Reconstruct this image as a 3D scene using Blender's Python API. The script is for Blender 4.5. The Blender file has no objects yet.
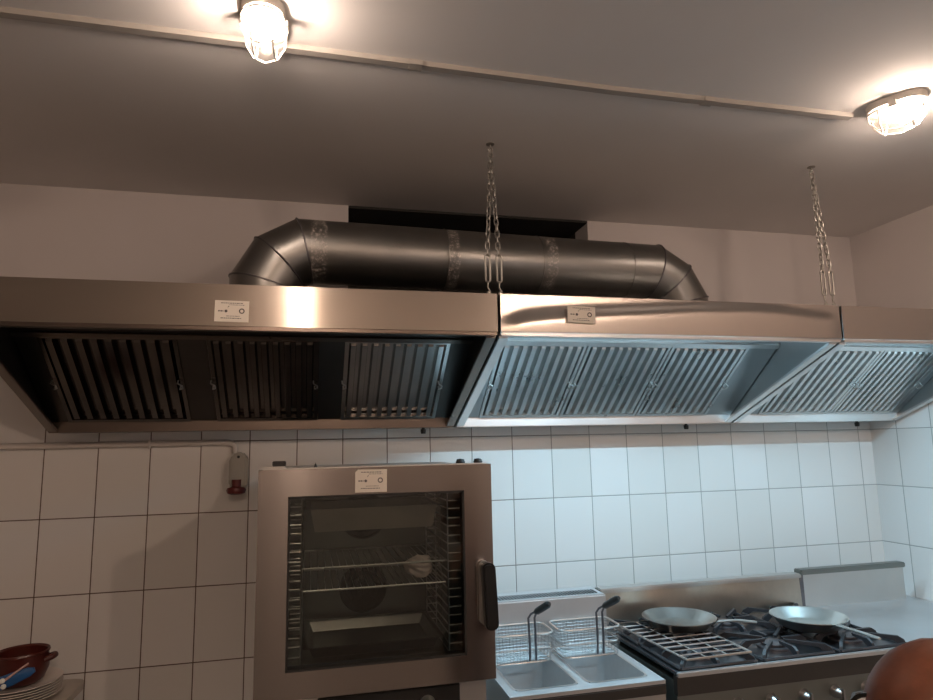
import bpy, bmesh, math, random
from mathutils import Vector, Matrix
random.seed(7)
C = bpy.context.scene.collection
PI = math.pi
ZF = 1.78                     # the coordinates below have z = 0 near eye level; everything is lifted by this at the end

# ------------------------------------------------------------------ materials
def new_mat(name):
    m = bpy.data.materials.new(name); m.use_nodes = True
    nt = m.node_tree; b = nt.nodes['Principled BSDF']
    return m, nt, b

def N(nt, t, **kw):
    n = nt.nodes.new(t)
    for k, v in kw.items():
        if k == 'inp':
            for i, x in v.items(): n.inputs[i].default_value = x
        else: setattr(n, k, v)
    return n

def plain(name, col, rough=.5, metal=0.0, spec=.5, var=.06, scale=30, bump=0.0):
    m, nt, b = new_mat(name)
    tc = N(nt, 'ShaderNodeTexCoord')
    nz = N(nt, 'ShaderNodeTexNoise', inp={'Scale': scale, 'Detail': 4.0})
    nt.links.new(tc.outputs['Object'], nz.inputs['Vector'])
    mx = N(nt, 'ShaderNodeMix', data_type='RGBA')
    mx.inputs[6].default_value = tuple(c*(1-var) for c in col)+(1,)
    mx.inputs[7].default_value = tuple(min(1, c*(1+var)) for c in col)+(1,)
    nt.links.new(nz.outputs['Fac'], mx.inputs[0]); nt.links.new(mx.outputs[2], b.inputs['Base Color'])
    b.inputs['Roughness'].default_value = rough; b.inputs['Metallic'].default_value = metal
    b.inputs['Specular IOR Level'].default_value = spec
    if bump:
        bp = N(nt, 'ShaderNodeBump', inp={'Strength': bump, 'Distance': .002})
        nt.links.new(nz.outputs['Fac'], bp.inputs['Height']); nt.links.new(bp.outputs['Normal'], b.inputs['Normal'])
    return m

def steel(name, col, rough=.3, aniso=.0, rot=.0, var=.12, smudge=3.0, stretch=(1, 1, 1)):
    m, nt, b = new_mat(name)
    tc = N(nt, 'ShaderNodeTexCoord'); mp = N(nt, 'ShaderNodeMapping'); mp.inputs['Scale'].default_value = stretch
    nt.links.new(tc.outputs['Object'], mp.inputs['Vector'])
    nz = N(nt, 'ShaderNodeTexNoise', inp={'Scale': smudge, 'Detail': 5.0, 'Roughness': .6})
    nt.links.new(mp.outputs['Vector'], nz.inputs['Vector'])
    mx = N(nt, 'ShaderNodeMix', data_type='RGBA')
    mx.inputs[6].default_value = tuple(c*(1-var) for c in col)+(1,)
    mx.inputs[7].default_value = tuple(min(1, c*(1+var)) for c in col)+(1,)
    nt.links.new(nz.outputs['Fac'], mx.inputs[0]); nt.links.new(mx.outputs[2], b.inputs['Base Color'])
    if aniso: b.inputs['Roughness'].default_value = rough
    else:
        mr = N(nt, 'ShaderNodeMapRange', inp={'To Min': rough*.85, 'To Max': rough*1.2})
        nt.links.new(nz.outputs['Fac'], mr.inputs['Value']); nt.links.new(mr.outputs['Result'], b.inputs['Roughness'])
    b.inputs['Metallic'].default_value = 1
    if aniso:
        b.inputs['Anisotropic'].default_value = aniso; b.inputs['Anisotropic Rotation'].default_value = rot
        tg = N(nt, 'ShaderNodeTangent', direction_type='UV_MAP'); tg.uv_map = 'UVMap'
        nt.links.new(tg.outputs['Tangent'], b.inputs['Tangent'])
    return m

def tile_mat(name, axis, off):
    """white 20 x 30 cm wall tiles with dark joints; plaster above"""
    m, nt, b = new_mat(name)
    tc = N(nt, 'ShaderNodeTexCoord'); sp = N(nt, 'ShaderNodeSeparateXYZ')
    nt.links.new(tc.outputs['Object'], sp.inputs[0])
    def mth(op, a, bb=None, c=None):
        n = N(nt, 'ShaderNodeMath', operation=op)
        for i, v in enumerate((a, bb, c)):
            if v is None: continue
            if isinstance(v, (int, float)): n.inputs[i].default_value = v
            else: nt.links.new(v, n.inputs[i])
        return n.outputs[0]
    def joint(src, size, o, w):
        t = mth('DIVIDE', mth('ADD', src, o), size)
        fr = mth('FRACT', t)
        d = mth('MINIMUM', fr, mth('SUBTRACT', 1.0, fr))
        return mth('LESS_THAN', mth('MULTIPLY', d, size), w), mth('FLOOR', t), mth('MULTIPLY', d, size)
    j1, f1, d1 = joint(sp.outputs[axis], .2, off+20.0, .0021)
    j2, f2, d2 = joint(sp.outputs[2], .3, 30.0, .0021)
    jt = mth('MAXIMUM', j1, j2)
    up = mth('GREATER_THAN', sp.outputs[2], .3005)          # plaster above the last tile row
    jt = mth('MULTIPLY', jt, mth('SUBTRACT', 1.0, up))
    cid = N(nt, 'ShaderNodeCombineXYZ'); nt.links.new(f1, cid.inputs[0]); nt.links.new(f2, cid.inputs[1])
    wn = N(nt, 'ShaderNodeTexWhiteNoise', noise_dimensions='2D'); nt.links.new(cid.outputs[0], wn.inputs['Vector'])
    tile = N(nt, 'ShaderNodeMix', data_type='RGBA')
    tile.inputs[6].default_value = (.70, .68, .65, 1); tile.inputs[7].default_value = (.76, .74, .72, 1)
    nt.links.new(wn.outputs['Value'], tile.inputs[0])
    nz = N(nt, 'ShaderNodeTexNoise', inp={'Scale': 2.5, 'Detail': 6.0}); nt.links.new(tc.outputs['Object'], nz.inputs['Vector'])
    pl = N(nt, 'ShaderNodeMix', data_type='RGBA'); pl.inputs[6].default_value = (.54, .50, .485, 1); pl.inputs[7].default_value = (.60, .555, .545, 1)
    nt.links.new(nz.outputs['Fac'], pl.inputs[0])
    a1 = N(nt, 'ShaderNodeMix', data_type='RGBA'); nt.links.new(up, a1.inputs[0])
    nt.links.new(tile.outputs[2], a1.inputs[6]); nt.links.new(pl.outputs[2], a1.inputs[7])
    a2 = N(nt, 'ShaderNodeMix', data_type='RGBA'); nt.links.new(jt, a2.inputs[0])
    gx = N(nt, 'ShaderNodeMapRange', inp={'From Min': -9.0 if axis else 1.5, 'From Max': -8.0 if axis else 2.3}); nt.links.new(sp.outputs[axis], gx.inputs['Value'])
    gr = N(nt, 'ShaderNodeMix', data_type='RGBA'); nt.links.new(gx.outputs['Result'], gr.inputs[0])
    gr.inputs[6].default_value = (.115, .075, .055, 1); gr.inputs[7].default_value = (.33, .33, .31, 1)      # joints dark brown on the left, pale grey farther right
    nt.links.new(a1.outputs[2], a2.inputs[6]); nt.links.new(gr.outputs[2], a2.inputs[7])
    nt.links.new(a2.outputs[2], b.inputs['Base Color'])
    rg = mth('ADD', .22, mth('MULTIPLY', .6, mth('MAXIMUM', up, jt)))
    nt.links.new(rg, b.inputs['Roughness'])
    dd = mth('MINIMUM', mth('MINIMUM', d1, d2), .005)
    dd = mth('MAXIMUM', dd, mth('MULTIPLY', up, .005))
    bp = N(nt, 'ShaderNodeBump', inp={'Strength': .5, 'Distance': .4}); nt.links.new(dd, bp.inputs['Height'])
    nt.links.new(bp.outputs['Normal'], b.inputs['Normal'])
    return m

def duct_mat(name, bands, axis_vec):
    """dull galvanised sheet with pale scraped label residue in given bands (distance along the pipe)"""
    m, nt, b = new_mat(name)
    tc = N(nt, 'ShaderNodeTexCoord')
    nz = N(nt, 'ShaderNodeTexNoise', inp={'Scale': 6.0, 'Detail': 5.0}); nt.links.new(tc.outputs['Object'], nz.inputs['Vector'])
    mx = N(nt, 'ShaderNodeMix', data_type='RGBA'); mx.inputs[6].default_value = (.20, .195, .185, 1); mx.inputs[7].default_value = (.30, .29, .275, 1)
    nt.links.new(nz.outputs['Fac'], mx.inputs[0])
    b.inputs['Metallic'].default_value = 1; b.inputs['Roughness'].default_value = .36
    if bands:
        dt = N(nt, 'ShaderNodeVectorMath', operation='DOT_PRODUCT'); dt.inputs[1].default_value = axis_vec
        nt.links.new(tc.outputs['Object'], dt.inputs[0])
        sp = N(nt, 'ShaderNodeSeparateXYZ'); nt.links.new(tc.outputs['Object'], sp.inputs[0])
        tot = None
        for c, w in bands:
            s = N(nt, 'ShaderNodeMath', operation='SUBTRACT'); nt.links.new(dt.outputs['Value'], s.inputs[0]); s.inputs[1].default_value = c
            a = N(nt, 'ShaderNodeMath', operation='ABSOLUTE'); nt.links.new(s.outputs[0], a.inputs[0])
            l = N(nt, 'ShaderNodeMath', operation='LESS_THAN'); nt.links.new(a.outputs[0], l.inputs[0]); l.inputs[1].default_value = w
            if tot is None: tot = l.outputs[0]
            else:
                q = N(nt, 'ShaderNodeMath', operation='MAXIMUM'); nt.links.new(tot, q.inputs[0]); nt.links.new(l.outputs[0], q.inputs[1]); tot = q.outputs[0]
        n2 = N(nt, 'ShaderNodeTexNoise', inp={'Scale': 95.0, 'Detail': 7.0, 'Roughness': .8}); nt.links.new(tc.outputs['Object'], n2.inputs['Vector'])
        gt = N(nt, 'ShaderNodeMath', operation='GREATER_THAN'); nt.links.new(n2.outputs['Fac'], gt.inputs[0]); gt.inputs[1].default_value = .545
        mu = N(nt, 'ShaderNodeMath', operation='MULTIPLY'); nt.links.new(gt.outputs[0], mu.inputs[0]); nt.links.new(tot, mu.inputs[1])
        m2 = N(nt, 'ShaderNodeMix', data_type='RGBA'); nt.links.new(mu.outputs[0], m2.inputs[0])
        nt.links.new(mx.outputs[2], m2.inputs[6]); m2.inputs[7].default_value = (.42, .38, .35, 1)
        nt.links.new(m2.outputs[2], b.inputs['Base Color'])
        iv = N(nt, 'ShaderNodeMath', operation='SUBTRACT'); iv.inputs[0].default_value = 1.0; nt.links.new(mu.outputs[0], iv.inputs[1])
        nt.links.new(iv.outputs[0], b.inputs['Metallic'])
    else: nt.links.new(mx.outputs[2], b.inputs['Base Color'])
    return m

def emit(name, col, strength):
    m, nt, b = new_mat(name)
    b.inputs['Base Color'].default_value = col+(1,); b.inputs['Emission Color'].default_value = col+(1,)
    b.inputs['Emission Strength'].default_value = strength
    return m

def glass(name, tint, refl_rough=.03, fac=.12, ior=1.5):
    m, nt, b = new_mat(name)
    nt.nodes.remove(b); out = nt.nodes['Material Output']
    tr = N(nt, 'ShaderNodeBsdfTransparent'); tr.inputs[0].default_value = tint+(1,)
    gl = N(nt, 'ShaderNodeBsdfGlossy'); gl.inputs['Roughness'].default_value = refl_rough
    fr = N(nt, 'ShaderNodeFresnel', inp={'IOR': ior})
    ad = N(nt, 'ShaderNodeMath', operation='MAXIMUM'); nt.links.new(fr.outputs[0], ad.inputs[0]); ad.inputs[1].default_value = fac
    mx = N(nt, 'ShaderNodeMixShader'); nt.links.new(ad.outputs[0], mx.inputs[0])
    nt.links.new(tr.outputs[0], mx.inputs[1]); nt.links.new(gl.outputs[0], mx.inputs[2]); nt.links.new(mx.outputs[0], out.inputs[0])
    return m

def lamp_glass(name):
    m, nt, b = new_mat(name)
    nt.nodes.remove(b); out = nt.nodes['Material Output']
    tr = N(nt, 'ShaderNodeBsdfTransparent'); tr.inputs[0].default_value = (1, .97, .93, 1)
    tl = N(nt, 'ShaderNodeBsdfTranslucent'); tl.inputs[0].default_value = (.95, .9, .85, 1)
    gl = N(nt, 'ShaderNodeBsdfGlossy'); gl.inputs['Roughness'].default_value = .08
    m1 = N(nt, 'ShaderNodeMixShader'); m1.inputs[0].default_value = .012
    nt.links.new(tr.outputs[0], m1.inputs[1]); nt.links.new(tl.outputs[0], m1.inputs[2])
    m2 = N(nt, 'ShaderNodeMixShader'); m2.inputs[0].default_value = .06
    nt.links.new(m1.outputs[0], m2.inputs[1]); nt.links.new(gl.outputs[0], m2.inputs[2]); nt.links.new(m2.outputs[0], out.inputs[0])
    return m

M = dict(
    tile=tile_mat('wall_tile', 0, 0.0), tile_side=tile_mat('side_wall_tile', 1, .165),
    plaster=plain('ceiling_paint', (.72, .69, .67), .9, var=.04, scale=3, bump=.05),
    wallpaint=plain('wall_paint', (.40, .37, .35), .9, var=.05, scale=3),
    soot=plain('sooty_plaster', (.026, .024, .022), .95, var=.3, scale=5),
    floor=plain('floor_tile', (.22, .20, .18), .6, var=.15, scale=8),
    fascia=steel('fascia_steel', (.47, .42, .375), .20, .93, .25, var=.04),
    fascia_bulged=steel('bulged_fascia_steel', (.39, .355, .33), .27, .85, .0, var=.03),
    steel=steel('brushed_steel', (.58, .56, .54), .33, .5, .25),
    hood_in=steel('hood_inner_steel', (.52, .53, .53), .28, 0),
    rim_darkened=steel('darkened_rim_steel', (.17, .14, .12), .28, 0, var=.25), hood_dark=steel('dark_hood_steel', (.10, .092, .085), .35, 0, var=.3),  # left hood: rims have dark reflections put into their colour; inside plain dark
    rim=steel('hood_rim_steel', (.76, .75, .74), .34, 0),
    filt_mid=steel('lightened_filter_steel', (.58, .56, .54), .17, 0, var=.25, smudge=6),  # lighter base colour stands in for bright tile reflections on one left-hood filter
    filt=steel('filter_steel', (.74, .74, .73), .28, 0, smudge=8),
    filt_dirty=steel('greasy_filter_steel', (.18, .165, .155), .16, 0, var=.45, smudge=5),
    oven=steel('oven_door_steel', (.34, .31, .295), .20, .93, .25, var=.04),
    oven_in=steel('oven_cavity_steel', (.20, .21, .205), .30, 0, var=.25, smudge=6),
    wire=steel('basket_wire', (.42, .42, .42), .5), cooktop=steel('stained_cooktop_steel', (.20, .20, .215), .3, 0, var=.4, smudge=9), knob=steel('knob_steel', (.35, .34, .33), .35),
    bright=steel('bright_wire', (.66, .65, .63), .28),
    deck=steel('worn_deck_steel', (.66, .67, .68), .45, 0, smudge=5),
    oil=plain('fryer_tank_steel', (.50, .52, .53), .35, metal=.35, var=.1),
    greasy=steel('greasy_backguard_steel', (.50, .46, .40), .32, 0, var=.4, smudge=5),
    shaded_front=plain('shaded_front_panel', (.035, .032, .03), .35, var=.1),  # near-black: shade on fronts the hood lamps miss, put into the colour
    range_front=steel('range_front_steel', (.24, .25, .235), .4, 0),
    iron=plain('cast_iron', (.028, .028, .032), .45, var=.3, scale=25, bump=.15),
    burner=plain('burner_cap', (.16, .15, .16), .4, metal=.8, var=.3),
    tray=steel('oven_tray_steel', (.22, .21, .20), .35, 0, var=.3, smudge=7),
    pan=steel('used_pan_steel', (.42, .40, .37), .3, 0, var=.25, smudge=9),
    alu=steel('aluminium_pan', (.72, .73, .70), .3, 0, var=.12, smudge=9),
    chain=steel('zinc_chain', (.36, .34, .31), .5),
    duct=None,
    black=plain('black_plastic', (.012, .012, .012), .3, var=.1),
    rubber=plain('black_gasket', (.015, .015, .015), .7),
    white_pl=plain('white_plastic', (.72, .68, .62), .45, var=.03),
    pipe=plain('painted_conduit', (.58, .53, .49), .5, var=.04),
    trunk=plain('painted_trunking', (.36, .33, .30), .6, var=.08, scale=10),
    grey_pl=plain('grey_plastic', (.33, .31, .27), .35, var=.04),
    red_pl=plain('dark_red_plastic', (.11, .012, .012), .4, var=.1),
    sticker=plain('sticker_paper', (.74, .68, .60), .6, var=.02),
    ink=plain('sticker_ink', (.10, .09, .085), .7),
    plate=plain('white_glazed_plate', (.66, .60, .56), .2, var=.03),
    clay=plain('dark_red_glaze', (.075, .014, .010), .3, var=.3, scale=14),
    blue=plain('blue_plastic', (.012, .09, .26), .4, var=.12),
    pink=plain('pale_pink_plastic', (.42, .27, .24), .5),
    white_bit=plain('white_enamel', (.72, .76, .72), .35),
    table=plain('table_laminate', (.46, .41, .36), .5, var=.04),
    pale_reflection=plain('pale_reflection_lump', (.80, .66, .62), .35),
    hair=plain('reddish_brown_hair', (.13, .040, .017), .5, var=.35, scale=60),
    skin=plain('skin', (.42, .22, .15), .5, var=.05),
    shirt=plain('dark_shirt', (.03, .03, .04), .85, var=.1), trousers=plain('dark_trousers', (.02, .02, .025), .85),
    eye=plain('eye_white', (.8, .78, .75), .2), lip=plain('lips', (.35, .13, .1), .5),
    lens=plain('glint_lens', (.75, .75, .78), .08), shoe=plain('shoe_leather', (.02, .018, .016), .4),  # the white glint is put into the lens colour
    ovenglass=glass('oven_door_glass', (.80, .83, .81), .03, .06), lampglass=lamp_glass('lamp_glass'),
    bulb_strong=emit('lit_strong_bulb', (1.0, .755, .60), 1750.0),
    bulb=emit('lit_bulb', (1.0, .81, .69), 240.0),
    tube=emit('lit_tube', (.72, .88, 1.0), 4.0),
    slot_dark=plain('dark_slot', (.02, .02, .02), .5),  # near-black bars drawn for the vent slots
)

# ------------------------------------------------------------------ mesh helpers (all shapes in scene coordinates)
def B(): return bmesh.new()

def box(bm, x0, x1, y0, y1, z0, z1, mat=None):
    v = [bm.verts.new(Vector(p) if mat is None else mat @ Vector(p)) for p in
         ((x0,y0,z0),(x1,y0,z0),(x1,y1,z0),(x0,y1,z0),(x0,y0,z1),(x1,y0,z1),(x1,y1,z1),(x0,y1,z1))]
    for f in ((3,2,1,0),(4,5,6,7),(0,1,5,4),(1,2,6,5),(2,3,7,6),(3,0,4,7)): bm.faces.new([v[i] for i in f])
    return bm

def prism(bm, poly, d0, d1, fn):
    """poly: list of 2-D points; fn(u, v, d) -> point"""
    a = [bm.verts.new(fn(u, v, d0)) for u, v in poly]; b = [bm.verts.new(fn(u, v, d1)) for u, v in poly]
    n = len(poly)
    bm.faces.new(a); bm.faces.new(b[::-1])
    for i in range(n): bm.faces.new((a[i], b[i], b[(i+1) % n], a[(i+1) % n]))
    return bm

def frames(pts, closed=False):
    out = []; n = len(pts); up = None
    for i in range(n):
        if closed: t = (pts[(i+1) % n]-pts[i-1]).normalized()
        else: t = (pts[min(i+1, n-1)]-pts[max(i-1, 0)]).normalized()
        if up is None:
            up = Vector((0, 0, 1)) if abs(t.z) < .9 else Vector((1, 0, 0))
        s = t.cross(up); s.normalize(); up = s.cross(t); up.normalize()
        out.append((t, s, up.copy()))
    return out

def tube(bm, pts, r, seg=8, closed=False, caps=True):
    pts = [Vector(p) for p in pts]; fr = frames(pts, closed); rings = []
    for i, (p, (t, s, u)) in enumerate(zip(pts, fr)):
        rr = r[i] if isinstance(r, (list, tuple)) else r
        rings.append([bm.verts.new(p+s*math.cos(2*PI*k/seg)*rr+u*math.sin(2*PI*k/seg)*rr) for k in range(seg)])
    n = len(rings)
    for i in range(n if closed else n-1):
        a, b = rings[i], rings[(i+1) % n]
        for k in range(seg): bm.faces.new((a[k], a[(k+1) % seg], b[(k+1) % seg], b[k]))
    if caps and not closed: bm.faces.new(rings[0][::-1]); bm.faces.new(rings[-1])
    return bm

def lathe(bm, prof, seg=32, mat=None, a0=0.0):
    """prof: (r, z) list about the z axis, then mat"""
    mat = mat or Matrix.Identity(4); rings = []
    for r, z in prof:
        if r < 1e-6: rings.append([bm.verts.new(mat @ Vector((0, 0, z)))])
        else: rings.append([bm.verts.new(mat @ Vector((r*math.cos(a0+2*PI*k/seg), r*math.sin(a0+2*PI*k/seg), z))) for k in range(seg)])
    for a, b in zip(rings, rings[1:]):
        for k in range(seg):
            k2 = (k+1) % seg
            if len(a) == 1 and len(b) == 1: continue
            if len(a) == 1: bm.faces.new((a[0], b[k2], b[k]))
            elif len(b) == 1: bm.faces.new((a[k], a[k2], b[0]))
            else: bm.faces.new((a[k], a[k2], b[k2], b[k]))
    return bm

def cyl(bm, p0, p1, r, seg=16): return tube(bm, [p0, p1], r, seg)

def arc(c, r, a0, a1, n, fn): return [Vector(c)+fn(r*math.cos(a0+(a1-a0)*i/n), r*math.sin(a0+(a1-a0)*i/n)) for i in range(n+1)]

def rrect(w, h, r, n=4):
    pts = []
    for cx, cy, a in ((w/2-r, h/2-r, 0), (-w/2+r, h/2-r, PI/2), (-w/2+r, -h/2+r, PI), (w/2-r, -h/2+r, 1.5*PI)):
        for i in range(n+1): pts.append((cx+r*math.cos(a+PI/2*i/n), cy+r*math.sin(a+PI/2*i/n)))
    return pts

def link(name, bm, mat, parent=None, bevel=0.0, smooth=None, keep=None):
    """bm in scene coordinates -> one mesh object; stored relative to its parent's place"""
    bmesh.ops.recalc_face_normals(bm, faces=bm.faces[:])
    if bevel:
        es = [e for e in bm.edges if len(e.link_faces) == 2 and e.calc_face_angle(0) > .5]
        if es: bmesh.ops.bevel(bm, geom=es, offset=bevel, segments=2, affect='EDGES', clamp_overlap=True)
    uv = bm.loops.layers.uv.new('UVMap')
    for f in bm.faces:
        n = f.normal; ax = max(range(3), key=lambda i: abs(n[i]))
        for l in f.loops:
            p = l.vert.co
            l[uv].uv = ((p.y, p.z), (p.x, p.z), (p.x, p.y))[ax]
    org = Vector((0, 0, 0)); q = parent
    while q is not None: org += Vector(q.location); q = q.parent
    own = Vector((0, 0, 0))
    if keep is not None: own = Vector(keep)-org
    for v in bm.verts: v.co -= org+own
    me = bpy.data.meshes.new(name); bm.to_mesh(me); bm.free(); me.materials.append(mat)
    if smooth is not None:
        for p in me.polygons: p.use_smooth = True
        me.set_sharp_from_angle(angle=smooth)
    o = bpy.data.objects.new(name, me); C.objects.link(o); o.location = own; o.parent = parent
    return o

def tag(o, label, cat=None, group=None):
    o['label'] = label
    if cat: o['category'] = cat
    if group: o['group'] = group
    return o

def thing(name, label, cat, loc, group=None):
    o = bpy.data.objects.new(name, None); C.objects.link(o); o.location = loc; o.empty_display_size = .1
    return tag(o, label, cat, group)

def struct(name, bm, mat, **k):
    o = link(name, bm, mat, **k); o['kind'] = 'structure'; return o

SM = math.radians(40)

# ------------------------------------------------------------------ the room
XL, XR, YB, YF, ZC, ZFL = -1.7, 4.085, 0.0, -4.6, 1.105, -ZF
OX0, OX1, OZ0 = 1.219, 2.446, .50                               # the dark opening above the hoods
b = B()
for x0, x1, z0, z1 in ((XL, OX0, ZFL, ZC), (OX1, XR, ZFL, ZC), (OX0, OX1, ZFL, OZ0)): box(b, x0, x1, YB, YB+.16, z0, z1)
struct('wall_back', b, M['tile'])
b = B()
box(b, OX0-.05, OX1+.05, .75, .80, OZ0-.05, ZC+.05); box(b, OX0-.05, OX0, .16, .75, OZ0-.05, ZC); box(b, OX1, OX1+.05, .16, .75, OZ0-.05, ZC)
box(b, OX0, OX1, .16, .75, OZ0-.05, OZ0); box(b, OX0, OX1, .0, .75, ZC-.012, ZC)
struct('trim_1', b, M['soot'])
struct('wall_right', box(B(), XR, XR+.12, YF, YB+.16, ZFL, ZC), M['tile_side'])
struct('wall_left', box(B(), XL-.12, XL, YF, YB+.16, ZFL, ZC), M['wallpaint'])
WX0, WX1, WZ0, WZ1 = 2.8, 3.9, -.85, .55                         # unseen window added behind the photographer to hold the room fill
b = B()
for x0, x1, z0, z1 in ((XL, WX0, ZFL, ZC), (WX1, XR, ZFL, ZC), (WX0, WX1, ZFL, WZ0), (WX0, WX1, WZ1, ZC)): box(b, x0, x1, YF-.14, YF, z0, z1)
struct('wall_front', b, M['wallpaint'])
b = B()
for x0, x1, z0, z1 in ((WX0, WX0+.06, WZ0, WZ1), (WX1-.06, WX1, WZ0, WZ1), (WX0+.06, WX1-.06, WZ0, WZ0+.06), (WX0+.06, WX1-.06, WZ1-.06, WZ1), (3.32, 3.38, WZ0+.06, WZ1-.06)):
    box(b, x0, x1, YF-.10, YF-.04, z0, z1)
struct('added_window_1', b, M['white_pl'])
struct('ceiling', box(B(), XL-.12, XR+.12, YF-.14, .80, ZC, ZC+.1), M['plaster'])
struct('floor', box(B(), XL-.12, XR+.12, YF-.14, .16, ZFL-.1, ZFL), M['floor'])

# cable trunking across the ceiling
t = thing('cable_trunking', 'thin painted cable trunking running across the ceiling to the right-hand lamp', 'trunking', (.9, -1.225, ZC-.014))
b = B()
for (xa, ya), (xb, yb) in (((XL, -1.262), (.86, -1.232)), ((.86, -1.232), (2.0, -1.205)), ((2.0, -1.205), (2.925, -1.212))):
    w = .016
    v = [b.verts.new(p) for p in ((xa, ya-w, ZC), (xa, ya+w, ZC), (xb, yb+w, ZC), (xb, yb-w, ZC), (xa, ya-w*.8, ZC-.014), (xa, ya+w*.8, ZC-.014), (xb, yb+w*.8, ZC-.014), (xb, yb-w*.8, ZC-.014))]
    for f in ((0, 1, 2, 3), (7, 6, 5, 4), (0, 4, 5, 1), (1, 5, 6, 2), (2, 6, 7, 3), (3, 7, 4, 0)): b.faces.new([v[i] for i in f])
link('cover', b, M['trunk'], t)
for x, y in ((1.35, -1.2204), (2.35, -1.2076)): link('joint_clip', box(B(), x-.02, x+.02, y-.0175, y+.0175, ZC-.0155, ZC), M['trunk'], t)

# bulkhead ceiling lamps -------------------------------------------------------
def bulkhead(label, x, y, ang, flip, bulb='bulb'):
    t = thing('bulkhead_lamp', label, 'ceiling lamp', (x, y, ZC), 'lit ceiling lamps')
    R = Matrix.Translation((x, y, ZC)) @ Matrix.Rotation(ang, 4, 'Z')
    L, W = .172, .104
    def stad(s, n=10):
        l, w = L*s/2-W*s/2, W*s/2
        return [(l+w*math.cos(a), w*math.sin(a)) for a in [-PI/2+PI*i/n for i in range(n+1)]]+[(-l+w*math.cos(a), w*math.sin(a)) for a in [PI/2+PI*i/n for i in range(n+1)]]
    def loft(secs, cap0=True, cap1=True):
        b = B(); rings = []
        for s, z in secs: rings.append([b.verts.new(R @ Vector((u, v, z))) for u, v in stad(s)])
        for p, q in zip(rings, rings[1:]):
            n = len(p)
            for i in range(n): b.faces.new((p[i], p[(i+1) % n], q[(i+1) % n], q[i]))
        if cap0: b.faces.new(rings[0])
        if cap1: b.faces.new(rings[-1][::-1])
        return b
    link('base', loft([(1.06, 0), (1.06, -.016), (1.0, -.022)]), M['white_pl'], t, smooth=SM)
    link('glass_dome', loft([(.96, -.022), (.96, -.055), (.90, -.078), (.74, -.094), (.45, -.102), (.15, -.104)], cap0=False), M['lampglass'], t, smooth=PI)
    b = B(); mm = R @ Matrix.Translation((.028*flip, 0, -.058)) @ Matrix.Scale(1.4, 4, (1, 0, 0))
    lathe(b, [(0, -.029)]+[(.029*math.cos(a), .029*math.sin(a)) for a in [-PI/2+PI*i/10 for i in range(1, 10)]]+[(0, .029)], 20, mm)
    link('bulb', b, M[bulb], t, smooth=PI)
    b = B(); mm = R
    tube(b, [mm @ Vector((-.066*flip, 0, -.058)), mm @ Vector((-.015*flip, 0, -.058))], .015, 12)
    link('bulb_holder', b, M['white_pl'], t, smooth=SM)
    b = B()
    def pt(u, v, z): return R @ Vector((u, v, z))
    ring = [pt(u, v, -.034) for u, v in stad(1.05)]
    tube(b, ring, .0032, 6, closed=True)
    for v in (-.026, .026):
        ex = L/2-.004
        tube(b, [pt(-ex, v, -.034), pt(-ex+.004, v, -.065), pt(-ex+.03, v, -.095), pt(0, v, -.108), pt(ex-.03, v, -.095), pt(ex-.004, v, -.065), pt(ex, v, -.034)], .0024, 6)
    for u in (-.045, .045):
        ey = W/2+.001
        tube(b, [pt(u, -ey, -.034), pt(u, -ey+.003, -.062), pt(u, -ey+.022, -.095), pt(u, 0, -.108), pt(u, ey-.022, -.095), pt(u, ey-.003, -.062), pt(u, ey, -.034)], .0024, 6)
    link('wire_guard', b, M['white_pl'], t, smooth=SM)
    for s in (-1, 1):
        b = B(); box(b, -.012, .012, s*(W/2+.002)-.008, s*(W/2+.002)+.008, -.04, -.012, R)
        link('clip', b, M['white_pl'], t, bevel=.002)
    return t
bulkhead('lit caged bulkhead lamp left of the two, over the left hood', .925, -1.352, math.radians(88), -1)
bulkhead('lit caged bulkhead lamp right of the two, at the end of the trunking', 3.005, -1.325, math.radians(-60), 1)

bulkhead('lit caged bulkhead lamp behind the photographer, nearer the right wall', 2.75, -3.5, math.radians(90), -1, 'bulb_strong')
bulkhead('lit caged bulkhead lamp behind the photographer, nearer the left wall', .97, -3.75, math.radians(90), -1, 'bulb_strong')

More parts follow.
